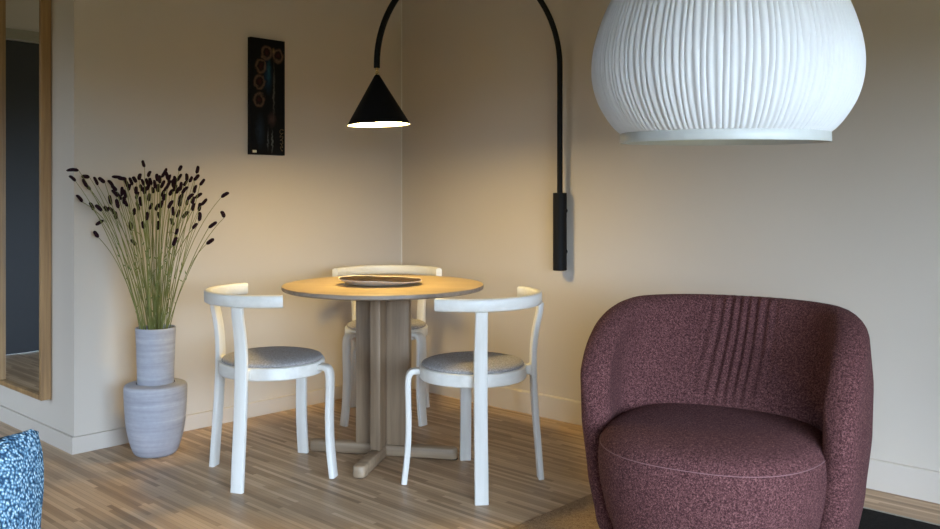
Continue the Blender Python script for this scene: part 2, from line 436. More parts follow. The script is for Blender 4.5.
# ------------------------------------------------------------------ armchair
def make_armchair(loc, rz):
    root = empty('armchair', loc, rz)
    tag(root, 'plum bouclé tub armchair with gathered rounded back, in front of the right wall', 'armchair')
    A, B, NS = 0.361, 0.365, 2.35
    PH = math.radians(114.5); TAU = 0.056; ZT, ZB = 0.765, 0.055
    def plan(ph, sc):
        s, c = math.sin(ph), math.cos(ph)
        return Vector((A * sc * math.copysign(abs(s) ** (2 / NS), s), B * sc * math.copysign(abs(c) ** (2 / NS), c)))
    def wz(z):
        pts = [(0.0, 0.80), (0.12, 0.885), (0.25, 0.95), (0.42, 1.0), (0.56, 1.01), (0.68, 0.985), (0.80, 0.93)]
        for (z0, a), (z1, b) in zip(pts[:-1], pts[1:]):
            if z <= z1:
                t = max(0, (z - z0) / (z1 - z0)); t = t * t * (3 - 2 * t) * 0.4 + t * 0.6
                return a + (b - a) * t
        return pts[-1][1]
    # arc-length table at full scale
    N = 2000; ang = [-PH + 2 * PH * i / N for i in range(N + 1)]; arc = [0.0]
    for a, b in zip(ang[:-1], ang[1:]): arc.append(arc[-1] + (plan(b, 1) - plan(a, 1)).length)
    L = arc[-1]
    def ang_at(s):
        lo, hi = 0, N
        while hi - lo > 1:
            m = (lo + hi) // 2
            if arc[m] < s: lo = m
            else: hi = m
        t = (s - arc[lo]) / max(1e-9, arc[hi] - arc[lo]); return ang[lo] + (ang[hi] - ang[lo]) * t
    st = []
    ne = 40
    for k in range(ne): st.append(0.44 * (1 - math.cos(PI / 2 * (k + 0.35) / ne)))
    mid = [0.44 + (L - 0.88) * k / 120 for k in range(121)]
    stations = st + mid + [L - x for x in reversed(st)]
    bm = bmesh.new(); rows = []
    n_out, n_top, n_in = 26, 12, 26
    for s in stations:
        e = min(s, L - s); ph = ang_at(s)
        CR = 0.42
        f = max(0.0, 1 - e / CR); zt = 0.43 + (ZT - 0.43) * max(0.0, 1 - f ** 2.2) ** (1 / 2.2)
        zb = ZB + 0.05 * max(0.0, 1 - e / 0.07) ** 2
        TA2 = 0.045 + 0.011 * min(1, e / 0.4)
        te = TA2 * (1.0 if e >= TA2 else math.sqrt(max(0.0, 1 - (1 - e / TA2) ** 2)))
        te = max(te, 0.004)
        def pt(side, z, tt):
            sc = wz(z); p = plan(ph, sc); q = plan(ph + 0.002, sc) - plan(ph - 0.002, sc); q.normalize()
            nrm = Vector((-q.y, q.x))
            if nrm.dot(p) < 0: nrm = -nrm
            thick = tt
            if side < 0:                          # inside of the back: gathered folds in the middle
                pass
            off = nrm * (side * thick)
            d = s - L / 2 - 0.004
            win = math.exp(-(d / 0.125) ** 4) * min(1, max(0, (z - 0.44) / 0.07))
            if side < 0.35 and win > 0.01:
                fold = math.sin((d - 0.07 * (z - 0.6)) * 2 * PI / 0.034 + 0.9 * math.sin(z * 9) + 1.2 * math.sin(d * 31))
                off += nrm * (0.0075 * fold * win * (1 if side < 0 else 0.5))
            if side < 0:                          # the inside leans: fuller towards the seat
                zz = min(1, max(0, (0.74 - z) / 0.30)); zz = 0.5 * zz + 0.5 * zz * zz * (3 - 2 * zz)
                off.y -= 0.225 * zz * max(0, math.cos(ph)) ** 0.7
            return Vector((p.x + off.x, p.y + off.y, z))
        loop = []
        zr = zt - te
        for k in range(n_out):
            t = k / n_out; z = zb + (zr - zb) * t
            b_r = min(1.0, math.sqrt(max(0, 1 - (1 - min(1, (z - zb) / 0.03)) ** 2)) * 0.6 + 0.4)
            loop.append(pt(1, z, te * b_r))
        for k in range(n_top + 1):
            a = PI * k / n_top
            loop.append(pt(math.cos(a) if abs(math.cos(a)) > 1e-6 else 1e-6, zr + te * math.sin(a), te))
        for k in range(1, n_in + 1):
            t = k / n_in; z = zr + (zb - zr) * t
            b_r = min(1.0, math.sqrt(max(0, 1 - (1 - min(1, (z - zb) / 0.03)) ** 2)) * 0.6 + 0.4)
            loop.append(pt(-1, z, te * b_r))
        rows.append([bm.verts.new(p) for p in loop])
    grid_faces(bm, rows, close_v=True)
    bm.faces.new(rows[0]); bm.faces.new(rows[-1][::-1])
    link('backrest_shell', bm, M['plum'], root, ang=75)
    # seat drum
    def seat_r(a):
        c, s = math.cos(a), math.sin(a); n = 2.5
        hx = 0.322
        hy = 0.375 if s < 0 else 0.335
        # narrower at the back where it sits inside the shell
        if s > 0: hx = 0.322 - 0.04 * s
        return 1 / ((abs(c) / hx) ** n + (abs(s) / hy) ** n) ** (1 / n)
    prof = [(0.0, 0.03), (0.70, 0.03), (0.755, 0.034), (0.785, 0.05), (0.83, 0.09), (0.885, 0.15), (0.94, 0.21), (0.985, 0.28), (1.0, 0.33), (1.0, 0.36), (0.992, 0.38), (0.972, 0.400), (0.94, 0.415), (0.89, 0.426), (0.81, 0.435), (0.68, 0.442), (0.5, 0.446), (0.25, 0.448), (0, 0.449)]
    sp = []
    for (a, b), (c, d) in zip(prof[:-1], prof[1:]):
        for k in range(3): sp.append((a + (c - a) * k / 3, b + (d - b) * k / 3))
    sp.append(prof[-1])
    bm = bmesh.new(); lathe(bm, sp, 96, rfun=lambda a, z: seat_r(a))
    seat = link('seat', bm, M['plum'], root, ang=75, loc=(0, -0.06, 0))
    bm = bmesh.new(); pts = []
    for k in range(96):
        a = PI + PI * k / 95
        r = seat_r(a) * 0.985
        pts.append((r * math.cos(a), r * math.sin(a), 0.392))
    tube(bm, pts, 0.0012, 6); link('seam', bm, M['seam'], seat)
    for sx in (-1, 1):
        for sy in (-1, 1):
            bm = bmesh.new(); lathe(bm, [(0, 0), (0.018, 0), (0.02, 0.004), (0.02, 0.06), (0, 0.06)], 20)
            link('foot', bm, M['black'], root, loc=(sx * 0.17, sy * 0.17 - 0.03, 0))
    return root
make_armchair((0.755, 2.66, 0.0112), math.radians(-29))

# ------------------------------------------------------------------ round table
TD = Vector((0.595, -0.125, 0)).normalized(); TA = math.atan2(TD.y, TD.x)
TC = Vector((-0.370, 3.79, 0))
table = empty('dining_table', TC, TA)
tag(table, 'round oak pedestal table with cross-shaped post and foot, under the black wall lamp', 'table')
bm = bmesh.new(); TR = 0.428
lathe(bm, [(0, 0.705), (TR - 0.045, 0.705), (TR - 0.006, 0.711), (TR - 0.001, 0.714)], 128, 1)
lathe(bm, [(TR - 0.001, 0.714), (TR, 0.716), (TR, 0.727), (TR - 0.001, 0.7292)], 128, 1)
lathe(bm, [(TR - 0.001, 0.7292), (TR - 0.003, 0.730), (0, 0.730)], 128, 0)
bmesh.ops.remove_doubles(bm, verts=bm.verts[:], dist=1e-5)
link('tabletop', bm, [M['table_top'], M['table_edge']], table, ang=25)
bm = bmesh.new(); box(bm, (-0.118, -0.023, 0.05), (0.118, 0.023, 0.705), 0.004); link('post_board', bm, M['table_leg'], table)
for sgn in (-1, 1):
    bm = bmesh.new(); y0, y1 = sorted((sgn * 0.0232, sgn * 0.118))
    box(bm, (-0.0225, y0, 0.05), (0.0225, y1, 0.705), 0.006); link('post_fin', bm, M['table_leg'], table)
def foot_bar(name, a0, a1, along):
    bm = bmesh.new(); hw = 0.026; rows = []
    n = 8
    outline = []
    for k in range(n + 1):
        t = -PI / 2 + PI * k / n; outline.append((a1 - 0.018 + 0.018 * math.cos(t), (hw - 0.001) * math.sin(t) if abs(math.sin(t)) < 1 else hw * math.sin(t)))
    for k in range(n + 1):
        t = PI / 2 + PI * k / n; outline.append((a0 + 0.018 + 0.018 * math.cos(t), (hw - 0.001) * math.sin(t) if abs(math.sin(t)) < 1 else hw * math.sin(t)))
    for z, sh in ((0.004, 0.002), (0.006, 0), (0.041, 0), (0.047, 0.003), (0.0495, 0.008)):
        row = []
        for x, y in outline:
            xx = x - math.copysign(sh, x); yy = y - math.copysign(min(sh, abs(y)), y)
            row.append(bm.verts.new((xx, yy, z) if along == 'x' else (-yy, xx, z)))
        rows.append(row)
    grid_faces(bm, rows, close_v=True); bm.faces.new(rows[0][::-1]); bm.faces.new(rows[-1])
    return link(name, bm, M['table_foot'], table, ang=50)
foot_bar('foot_bar', -0.335, 0.324, 'x'); foot_bar('foot_bar', -0.335, -0.0265, 'y'); foot_bar('foot_bar', 0.0265, 0.335, 'y')
for x, y in ((-0.31, 0), (0.31, 0), (0, -0.31), (0, 0.31)):
    bm = bmesh.new(); lathe(bm, [(0, 0), (0.015, 0), (0.015, 0.0045), (0, 0.0045)], 16); link('glide', bm, M['black'], table, loc=(x, y, 0))

# ------------------------------------------------------------------ dish on the table
dish = empty('dish', (-0.383, 3.775, 0.7302), math.radians(4))
tag(dish, 'shallow oval stoneware dish with dark brown inside, on the round table', 'dish')
def dish_layer(prof, mat, name):
    bm = bmesh.new(); rows = []; n = 96
    for r, z in prof:
        if r < 1e-6: rows.append([bm.verts.new((0, 0, z))] * n); continue
        ring = []
        for k in range(n):
            a = 2 * PI * k / n; c, s = math.cos(a), math.sin(a)
            lift = max(0, (r - 0.5) / 0.5) ** 2 * (0.006 * math.cos(a - PI * 1.02) + 0.0015 * math.sin(3 * a + 0.6) + 0.0008 * math.sin(7 * a))
            wob = 1 + 0.035 * math.sin(2 * a + 1) + 0.015 * math.sin(5 * a)
            ring.append(bm.verts.new((0.178 * r * c, 0.150 * r * s * wob, z + lift)))
        rows.append(ring)
    for a, b in zip(rows[:-1], rows[1:]):
        for k in range(n):
            k2 = (k + 1) % n; q = []
            for vtx in (a[k], a[k2], b[k2], b[k]):
                if vtx not in q: q.append(vtx)
            if len(q) >= 3: bm.faces.new(q)
    return link(name, bm, mat, dish, ang=60)
dish_layer([(0, 0), (0.55, 0), (0.64, 0.002), (0.80, 0.009), (0.93, 0.017), (1.0, 0.0225), (0.998, 0.0245), (0.985, 0.0245), (0.975, 0.0225)], M['dish_out'], 'body')
tag(dish_layer([(0.975, 0.0225), (0.92, 0.018), (0.78, 0.0105), (0.6, 0.006), (0.3, 0.005), (0, 0.005)], M['dish_in'], 'inner_glaze'), 'dark brown inside')

# ------------------------------------------------------------------ dining chairs
def make_chair():
    root = empty('dining_chair')
    bm = bmesh.new()
    lathe(bm, [(0.186, 0.408), (0.190, 0.404), (0.204, 0.404), (0.208, 0.408), (0.208, 0.447), (0.206, 0.451), (0.202, 0.453), (0.190, 0.453), (0.186, 0.448), (0.186, 0.408)], 80)
    bmesh.ops.remove_doubles(bm, verts=bm.verts[:], dist=1e-5)
    link('seat_ring', bm, M['chair_h'], root)
    bm = bmesh.new(); lathe(bm, [(0, 0.415), (0.185, 0.415), (0.185, 0.452), (0.196, 0.4535), (0.199, 0.456), (0.199, 0.460), (0.195, 0.465), (0.183, 0.470), (0.155, 0.476), (0.11, 0.480), (0.05, 0.482), (0, 0.4825)], 80)
    link('seat_pad', bm, M['pad'], root, ang=60)
    # backrest: bent hoop around the back
    pts = []; sides = []
    for k in range(65):
        a = math.radians(-169 + 158 * k / 64)          # from +x side round the back (-y)
        r = 0.268
        pts.append((r * math.cos(a), r * math.sin(a) * 0.98 + 0.012, 0.714)); sides.append(Vector((0, 0, 1)))
    bm = bmesh.new(); sweep_rect(bm, pts, sides, 0.047, 0.029, 0.007)
    link('backrest', bm, M['chair_h'], root)
    def radial(deg, prof):
        a = math.radians(deg); return [Vector((r * math.cos(a), r * math.sin(a), z)) for r, z in prof], Vector((-math.sin(a), math.cos(a), 0))
    for deg in (-135, -45):                            # rear legs run up to the backrest
        pts, side = radial(deg, [(0.268, 0.0), (0.257, 0.14), (0.246, 0.27), (0.240, 0.38), (0.238, 0.46), (0.240, 0.53), (0.250, 0.60), (0.263, 0.65), (0.267, 0.6915)])
        pts = smooth_path(pts, 2); bm = bmesh.new()
        sweep_rect(bm, pts, side, [0.050 if p.z < 0.5 else 0.050 - 0.006 * (p.z - 0.5) / 0.2 for p in pts], 0.0215, 0.004)
        lg = link('leg', bm, M['chair'], root)
        bm = bmesh.new(); p2, s2 = radial(deg, [(0.205, 0.430), (0.212, 0.430), (0.221, 0.430), (0.231, 0.430)])
        sweep_rect(bm, p2, s2, [0.042, 0.038, 0.037, 0.044], [0.042, 0.034, 0.036, 0.062], 0.004); link('bracket', bm, M['chair_h'], lg)
    for deg in (45, 135):                              # front legs bend out of the seat ring
        pts, side = radial(deg, [(0.2065, 0.432), (0.220, 0.432), (0.238, 0.431), (0.249, 0.419), (0.253, 0.39), (0.252, 0.33), (0.249, 0.22), (0.254, 0.11), (0.268, 0.0)])
        pts = smooth_path(pts, 3); bm = bmesh.new(); sweep_rect(bm, pts, side, 0.046, 0.0215, 0.004)
        link('leg', bm, M['chair'], root)
    return root
chair = make_chair()
GRP = 'whitewashed chairs around the round table'
spots = [((-0.795, 3.565), (0.876, 0.48), 'whitewashed round-seat wooden chair left of the table, nearest the flower vase'),
         ((0.011, 3.448), (-0.784, 0.622), 'whitewashed round-seat wooden chair with its back turned, between table and plum armchair'),
         ((-0.42, 4.45), (0.02, -1.0), 'whitewashed round-seat wooden chair behind the table, in the corner of the walls')]
for i, (p, f, lab) in enumerate(spots):
    o = chair if i == 0 else copy_tree(chair)
    o.location = (p[0], p[1], 0); o.rotation_euler = (0, 0, math.atan2(f[1], f[0]) - PI / 2)
    tag(o, lab, 'chair', GRP)

# ------------------------------------------------------------------ black wall lamp
LP = Vector((-0.400, 3.80)); BP = RC(0.0, 0.0); 
bk = Vector((0.461, 4.332)) + Vector((nV.x, nV.y)) * 0.035
lamp = empty('wall_lamp', (bk.x, bk.y, 0.743))
tag(lamp, 'black arched wall lamp with cone shade hanging over the round table', 'lamp')
def W(p): return Vector(p) - lamp.location
bm = bmesh.new(); lathe(bm, [(0, 0), (0.031, 0), (0.0335, 0.002), (0.0335, 0.376), (0.031, 0.378), (0.012, 0.378), (0, 0.378)], 48); link('bracket', bm, M['black'], lamp)
bm = bmesh.new(); d2 = Vector((nV.x, nV.y, 0)); a = -d2 * 0.05; 
bm.free()
for z in (0.09, 0.29):
    bm = bmesh.new(); tube(bm, [Vector((0, 0, z)) - d2 * 0.02, Vector((0, 0, z)) - d2 * 0.0475], 0.012, 14)
    link('wall_mount', bm, M['black'], lamp)
bkv = Vector((bk.x, bk.y, 0)); lpv = Vector((LP.x, LP.y, 0)); Rr = (bkv - lpv).length / 2
pts = [Vector((bk.x, bk.y, 1.10)), Vector((bk.x, bk.y, 1.3)), Vector((bk.x, bk.y, 1.55))]
for k in range(61):
    th = PI * k / 60; t = (1 - math.cos(th)) / 2
    q = bkv.lerp(lpv, t); pts.append(Vector((q.x, q.y, 1.735 + (1.672 - 1.735) * t + Rr * math.sin(th))))
pts.append(Vector((LP.x, LP.y, 1.657)))
bm = bmesh.new(); tube(bm, [W(p) for p in pts], 0.0135, 16); link('arm', bm, M['black'], lamp)
head = Vector((LP.x, LP.y, 1.657)); tilt = Matrix.Rotation(math.radians(-2.0), 4, 'Y')
def hd(name, bm, mat, parent, **k):
    bmesh.ops.transform(bm, matrix=tilt, verts=bm.verts[:]); return link(name, bm, mat, parent, loc=W(head), **k)
bm = bmesh.new(); lathe(bm, [(0, 0.004), (0.0075, 0.004), (0.0075, -0.008), (0.0055, -0.010), (0.0055, -0.015), (0.0085, -0.017), (0.0085, -0.024), (0.006, -0.026), (0.006, -0.03), (0, -0.03)], 24)
tag(hd('connector', bm, M['brass'], lamp), 'brass connector')
bm = bmesh.new()
lathe(bm, [(0, -0.029), (0.008, -0.029), (0.012, -0.034), (0.1335, -0.241), (0.1345, -0.244), (0.1325, -0.2445)], 72, 0)
lathe(bm, [(0.1325, -0.2445), (0.131, -0.2415), (0.02, -0.052), (0, -0.052)], 72, 1)
bmesh.ops.remove_doubles(bm, verts=bm.verts[:], dist=1e-5)
sh = hd('shade', bm, [M['black'], M['white_inner']], lamp, ang=30)
bm = bmesh.new(); lathe(bm, [(0, -0.226), (0.117, -0.226), (0.118, -0.2275), (0.118, -0.2315), (0.117, -0.233), (0, -0.233)], 64)
tag(hd('diffuser', bm, M['glow'], lamp), 'glowing white diffuser')

# ------------------------------------------------------------------ pleated pendant
PD = 1.95; PX = (722.5 - 470) * PD / F
pend = empty('pendant_lamp', (PX, PD, 1.2345))
tag(pend, 'large white pleated pendant lamp hanging in front of the armchair', 'lamp')
prof_px = [(131.5, 104.5), (128, 109.5), (124, 113.5), (118, 118.5), (110, 124), (100, 129.5), (90, 133.2), (80, 135.6), (68, 136.8), (56, 136.2), (44, 134.2), (30, 130.3), (15, 125), (0, 118), (-14, 109.5), (-28, 98.5), (-40, 86), (-50, 72), (-57, 58), (-61, 45)]
K = PD / F
def pz(y): return EYE - (y - HOR) * K - 1.240
NP = 128; n = NP * 6
rnd = random.Random(3); amp = [0.85 + 0.3 * rnd.random() for _ in range(NP)]; wid = [0.88 + 0.24 * rnd.random() for _ in range(NP)]
tot = sum(wid); cum = [0]
for x in wid: cum.append(cum[-1] + x / tot * 2 * PI)
rows = []; bm = bmesh.new()
full = []
for (y0, r0), (y1, r1) in zip(prof_px[:-1], prof_px[1:]):
    for k in range(3): full.append((y0 + (y1 - y0) * k / 3, r0 + (r1 - r0) * k / 3))
full.append(prof_px[-1])
# smooth the radii
for _ in range(2):
    full = [full[0]] + [((a[0] + 2 * b[0] + c[0]) / 4, (a[1] + 2 * b[1] + c[1]) / 4) for a, b, c in zip(full[:-2], full[1:-1], full[2:])] + [full[-1]]
saw = [-1.2, 0.15, 0.8, 1.0, 0.8, 0.15]
for y, r in full:
    R0 = r * K * 0.948; ring = []
    for p in range(NP):
        for q in range(6):
            aa = cum[p] + (cum[p + 1] - cum[p]) * q / 6 + 0.006 * math.sin(2.1 * p + y * 0.03)
            rr = R0 + 0.0020 * saw[q] * amp[p] * (0.35 + 0.65 * min(1, r / 125))
            ring.append(bm.verts.new((rr * math.cos(aa), rr * math.sin(aa), pz(y))))
    rows.append(ring)
grid_faces(bm, rows, close_v=True)
TILT = (math.radians(1.5), 0, 0)
link('pleated_shade', bm, M['pleat'], pend, ang=80, rot=TILT)
bm = bmesh.new(); zr = pz(131)
lathe(bm, [(0.2190, zr), (0.2215, zr + 0.001), (0.2230, zr - 0.001), (0.2240, zr - 0.0185), (0.2230, zr - 0.0205), (0.2210, zr - 0.0205), (0.2190, zr - 0.018), (0.2190, zr)], 128)
bmesh.ops.remove_doubles(bm, verts=bm.verts[:], dist=1e-5)
tag(link('rim', bm, M['white_metal'], pend, rot=TILT), 'smooth white bottom rim')
zt = pz(-61); rt = 45 * K * 0.992
bm = bmesh.new(); lathe(bm, [(0, zt + 0.006), (rt + 0.002, zt + 0.006), (rt + 0.004, zt), (rt, zt - 0.006), (0, zt - 0.006)], 64); link('top_plate', bm, M['white_metal'], pend)
bm = bmesh.new(); lathe(bm, [(0, zt - 0.006), (0.02, zt - 0.006), (0.021, zt - 0.09), (0, zt - 0.09)], 32); link('lamp_holder', bm, M['white_metal'], pend)
bm = bmesh.new(); lathe(bm, [(0.012, zt - 0.09), (0.014, zt - 0.11), (0.03, zt - 0.135), (0.036, zt - 0.165), (0.03, zt - 0.195), (0.014, zt - 0.208), (0, zt - 0.21)], 32); link('bulb', bm, M['bulb'], pend)
bm = bmesh.new(); tube(bm, [(0, 0, zt + 0.005), (0, 0, CEIL - 1.240 - 0.02)], 0.004, 10); link('cord', bm, M['cable'], pend)
bm = bmesh.new(); hz = CEIL - 1.2345; lathe(bm, [(0, hz - 0.04), (0.04, hz - 0.04), (0.05, hz - 0.03), (0.05, hz - 0.0005), (0, hz - 0.0005)], 40); link('ceiling_cup', bm, M['white_metal'], pend)

# ------------------------------------------------------------------ mirror
O = RC(0, VLEN - OFF)                          # on mirror wall plane
def MW(s, t, z): return O - UU * s + nV * t + ZZ * z
mir = empty('wall_mirror', MW(0.46, 0, 0.196))
mir.name = 'mirror'
tag(mir, 'tall oak-framed mirror on the wall left of the flower vase', 'mirror')
s0, s1, z0, z1, FD, FW = 0.248, 0.770, 0.196, 2.12, 0.046, 0.022
def mbar(name, sa, sb, za, zb, t0, t1, mat):
    bm = bmesh.new(); box(bm, (0, 0, 0), (sb - sa, t1 - t0, zb - za), 0.0015 if mat is M['oak'] else 0)
    ang = math.atan2(-U.y, -U.x)
    o = link(name, bm, mat, mir, smooth=False)
    # local x along -U, local y along -nV
    o.matrix_local = Matrix.Translation(MW(sa, t1, za) - mir.location) @ Matrix.Rotation(ang, 4, 'Z')
    return o
ang = math.atan2(-U.y, -U.x); ly = Vector((-math.sin(ang), math.cos(ang), 0))
SGN = 1 if ly.dot(nV) > 0 else -1
def mbar(name, sa, sb, za, zb, t0, t1, mat, bev=0.0015):
    bm = bmesh.new()
    y0, y1 = (t0, t1) if SGN > 0 else (-t1, -t0)
    box(bm, (sa, y0, za), (sb, y1, zb), bev)
    o = link(name, bm, mat, mir, smooth=False)
    o.matrix_local = Matrix.Translation(O - mir.location) @ Matrix.Rotation(ang, 4, 'Z')
    return o
mbar('frame', s0, s0 + FW, z0, z1, 0.0005, FD, M['oak']); mbar('frame', s1 - FW, s1, z0, z1, 0.0005, FD, M['oak'])
mbar('frame', s0 + FW, s1 - FW, z0, z0 + FW, 0.0005, FD, M['oak']); mbar('frame', s0 + FW, s1 - FW, z1 - FW, z1, 0.0005, FD, M['oak'])
mbar('glass', s0 + FW, s1 - FW, z0 + FW, z1 - FW, 0.026, 0.031, M['mirror'], 0)

# ------------------------------------------------------------------ painting on the left wall
def wall_s(px, off=0.0):
    """distance v along the left wall (offset into the room) seen at column px"""
    o = RC(-OFF, 0) + nU * off; k = (px - 470) / F
    return (k * o.y - o.x) / (V.x - k * V.y)
PT = 0.028
vL, vR = wall_s(250.5, PT), wall_s(285, PT)
yL = (RC(-OFF, vL) + nU * PT).y
zb_, zt_ = EYE - (154.3 - HOR) * (RC(-OFF, vL) + nU * PT).y / F, EYE - (36.5 - HOR) * yL / F
def painting():
    root = empty('painting', RC(-OFF, (vL + vR) / 2, zb_))
    tag(root, 'narrow dark abstract painting high on the left wall', 'painting')
    W2, H2 = abs(vL - vR) / 2, zt_ - zb_
    ang = math.atan2(-V.y, -V.x); ly = Vector((-math.sin(ang), math.cos(ang), 0)); sg = 1 if ly.dot(nU) > 0 else -1
    t = NT('dark_abstract_paint')
    c = t.n('ShaderNodeTexCoord'); sp = t.n('ShaderNodeSeparateXYZ'); t.l(c.outputs['Object'], sp.inputs[0])
    x, z = sp.outputs[0], sp.outputs[2]
    nz = t.noise(c.outputs['Object'], 40, 4, 0.7)
    col = t.mix(nz, (0.0015, 0.0015, 0.002), (0.006, 0.006, 0.007))
    xw = t.math('ADD', x, t.math('MULTIPLY', t.math('SUBTRACT', nz, 0.5), 0.03))
    zw = t.math('ADD', z, t.math('MULTIPLY', t.math('SUBTRACT', nz, 0.5), 0.04))
    def blob(cx, cz, rx, rz):
        return t.math('SQRT', t.math('ADD', t.math('POWER', t.math('DIVIDE', t.math('SUBTRACT', xw, cx), rx), 2.0), t.math('POWER', t.math('DIVIDE', t.math('SUBTRACT', zw, cz), rz), 2.0)))
    def cover(fac, k, cc):
        nonlocal col
        col = t.mix(t.math('MULTIPLY', fac, k), col, cc)
    # blue-green vertical washes
    for cx, cz, rx, rz, cc, k in ((0.0, 0.40, 0.03, 0.11, (0.01, 0.04, 0.08), 0.8), (0.03, 0.32, 0.008, 0.17, (0.20, 0.19, 0.15), 0.45),
                                  (0.005, 0.42, 0.012, 0.07, (0.02, 0.10, 0.12), 0.6), (-0.04, 0.12, 0.03, 0.10, (0.02, 0.035, 0.05), 0.7),
                                  (0.022, 0.07, 0.006, 0.07, (0.28, 0.30, 0.27), 0.5), (0.0, 0.08, 0.005, 0.07, (0.2, 0.22, 0.22), 0.45),
                                  (0.02, 0.18, 0.03, 0.045, (0.09, 0.05, 0.04), 0.6), (0.03, 0.53, 0.012, 0.02, (0.25, 0.16, 0.05), 0.7)):
        b = blob(cx * 1.15, cz, rx, rz); f = t.math('SMOOTH_MIN', t.math('MAXIMUM', t.math('SUBTRACT', 1.0, b), 0.0), 1.0, 0.05)
        cover(t.math('MULTIPLY', f, t.math('ADD', nz, 0.6)), k, cc)
    # ring flowers with dark red hearts
    for cx, cz in ((-0.052, 0.275), (-0.050, 0.365), (-0.042, 0.445), (-0.008, 0.515), (0.058, 0.505)):
        b = blob(cx, cz, 0.031, 0.036)
        ring = t.math('MAXIMUM', t.math('SUBTRACT', 1.0, t.math('DIVIDE', t.math('ABSOLUTE', t.math('SUBTRACT', b, 0.85)), 0.32)), 0.0)
        n2 = t.noise(c.outputs['Object'], 170, 2)
        cover(t.math('MULTIPLY', ring, t.math('ADD', n2, 0.25)), 0.8, (0.17, 0.10, 0.06))
        core = t.math('MAXIMUM', t.math('SUBTRACT', 1.0, t.math('DIVIDE', b, 0.6)), 0.0)
        cover(core, 0.8, (0.05, 0.008, 0.008))
    t.bump(nz, 0.4, 0.003); mat = t.set(col, 0.6, spec=0.15)
    bm = bmesh.new(); y0, y1 = (0.001, PT) if sg > 0 else (-PT, -0.001)
    box(bm, (-W2, y0, 0), (W2, y1, H2), 0.002)
    def put(o): o.matrix_local = Matrix.Rotation(ang, 4, 'Z'); return o
    put(link('canvas', bm, mat, root, smooth=False))
    yf = sg * PT
    sgnx = 1 if Vector((math.cos(ang), math.sin(ang), 0)).dot(-VV) > 0 else -1
    bm = bmesh.new(); y0, y1 = sorted((yf + sg * 0.0002, yf + sg * 0.0012)); box(bm, (-W2 + 0.012, y0, 0.010), (-W2 + 0.034, y1, 0.022))
    put(tag(link('sticker', bm, m_plain('cream_sticker', srgb(225, 215, 180), 0.6), root, smooth=False), 'small cream sticker'))
    bm = bmesh.new(); pts = []
    for k in range(90):
        q = k / 89; pts.append((W2 - 0.022 + 0.011 * math.sin(q * 34) * (0.5 + 0.5 * q), yf + sg * 0.0015, 0.02 + 0.115 * q + 0.006 * math.cos(q * 41)))
    tube(bm, pts, 0.0009, 6); put(tag(link('brush_squiggle', bm, m_plain('ochre_paint', srgb(120, 98, 60), 0.5), root), 'ochre squiggle'))
painting()

# ------------------------------------------------------------------ vase
VC = Vector((-1.355, 3.815, 0))
vase = empty('vase', VC)
tag(vase, 'two-tier pale stoneware floor vase holding dark burnet stems', 'vase')
def curve_prof(pts, k=4):
    return [(p.x, p.y) for p in smooth_path([(a, b, 0) for a, b in pts], 2)]
bm = bmesh.new()
lathe(bm, [(0, 0.0005), (0.078, 0.0005)] + curve_prof([(0.080, 0.0005), (0.092, 0.010), (0.109, 0.06), (0.121, 0.12), (0.127, 0.19), (0.130, 0.26), (0.130, 0.287), (0.127, 0.297), (0.118, 0.301), (0.095, 0.3035), (0.080, 0.3045)]), 80)
link('lower_body', bm, M['ceramic'], vase, ang=50)
bm = bmesh.new()
lathe(bm, curve_prof([(0.0745, 0.302), (0.075, 0.31), (0.0765, 0.36), (0.079, 0.43), (0.0815, 0.50), (0.083, 0.535), (0.082, 0.541), (0.079, 0.543), (0.076, 0.541), (0.074, 0.53), (0.072, 0.47)]), 80, 0)
lathe(bm, [(0.072, 0.47), (0.066, 0.34), (0, 0.34)], 80, 1)
bmesh.ops.remove_doubles(bm, verts=bm.verts[:], dist=1e-5)
link('neck', bm, [M['ceramic'], M['vase_inside']], vase, ang=50)

# ------------------------------------------------------------------ burnet stems, one object each
heads = [(73,169.5),(72.7,178),(85.5,176.5),(84.6,183),(87,186),(96,180.6),(101.6,180),(117,177),(122,178.5),(79.8,198),(92,205.8),(98.7,207.6),(106,208.6),(112,210),
 (115.8,215),(99.7,222.4),(96,234),(110,199.7),(117.3,203.3),(113.9,187.8),(118.6,195.4),(125,193.5),(124,200),(129,186.9),(134.7,179.3),(139.4,176.5),(143.2,163.5),(141.3,187.8),
 (140.3,201),(134.3,211.4),(130.9,225.6),(133.7,242),(143.2,224.7),(147,215.2),(147,182),(149,173.6),(157,177.4),(150.4,181.2),(164.6,172.7),(167,175),(162.7,184),(158,187.8),
 (168.4,184),(180.3,168),(179.3,177.4),(175,187.8),(197.7,169.5),(196.7,177.4),(191,179.3),(202.4,182),(185.4,183),(184.4,189.7),(194.8,188.8),(198.6,195.4),(190,196.3),
 (180.6,197.3),(204.3,202),(199.6,206.7),(193,206.7),(179.7,202.6),(170.3,203.9),(161.2,203.9),(157,206.7),(173,210.9),(178.4,213.3),(185.4,214.3),(200,216.2),(159,215.2),
 (158.3,225),(172.2,221.5),(194.8,225.6),(176.9,231.3),(174.6,241),(212.8,224.7),(210.3,241.3),(225,194.4),(223.2,213.9),(147.2,215.8),(127,183.5),(153,190),(136,190),(171,192),(187,177),(111,183),(115,193),(131,181),(137,195),(145,190),(149,197),(155,184),(160,179),(166,188),(169,178),(173,183),(178,190),(181,186),(163,193),(151,206),(138,206),(126,203),(187,202),(193,200),(148,187),(143,182),(164,197),(122,191),(175,180)]
special = {0: 'burnet stem reaching furthest out over the wall corner, dark head lying flat', 75: 'burnet stem with the dark oblong head furthest towards the dining chair',
           26: 'burnet stem with the topmost dark head of the bouquet', 16: 'burnet stem with the lowest dark head on the mirror side of the bouquet',
           74: 'burnet stem with the lowest dark head on the dining chair side of the bouquet'}
rs = random.Random(21)
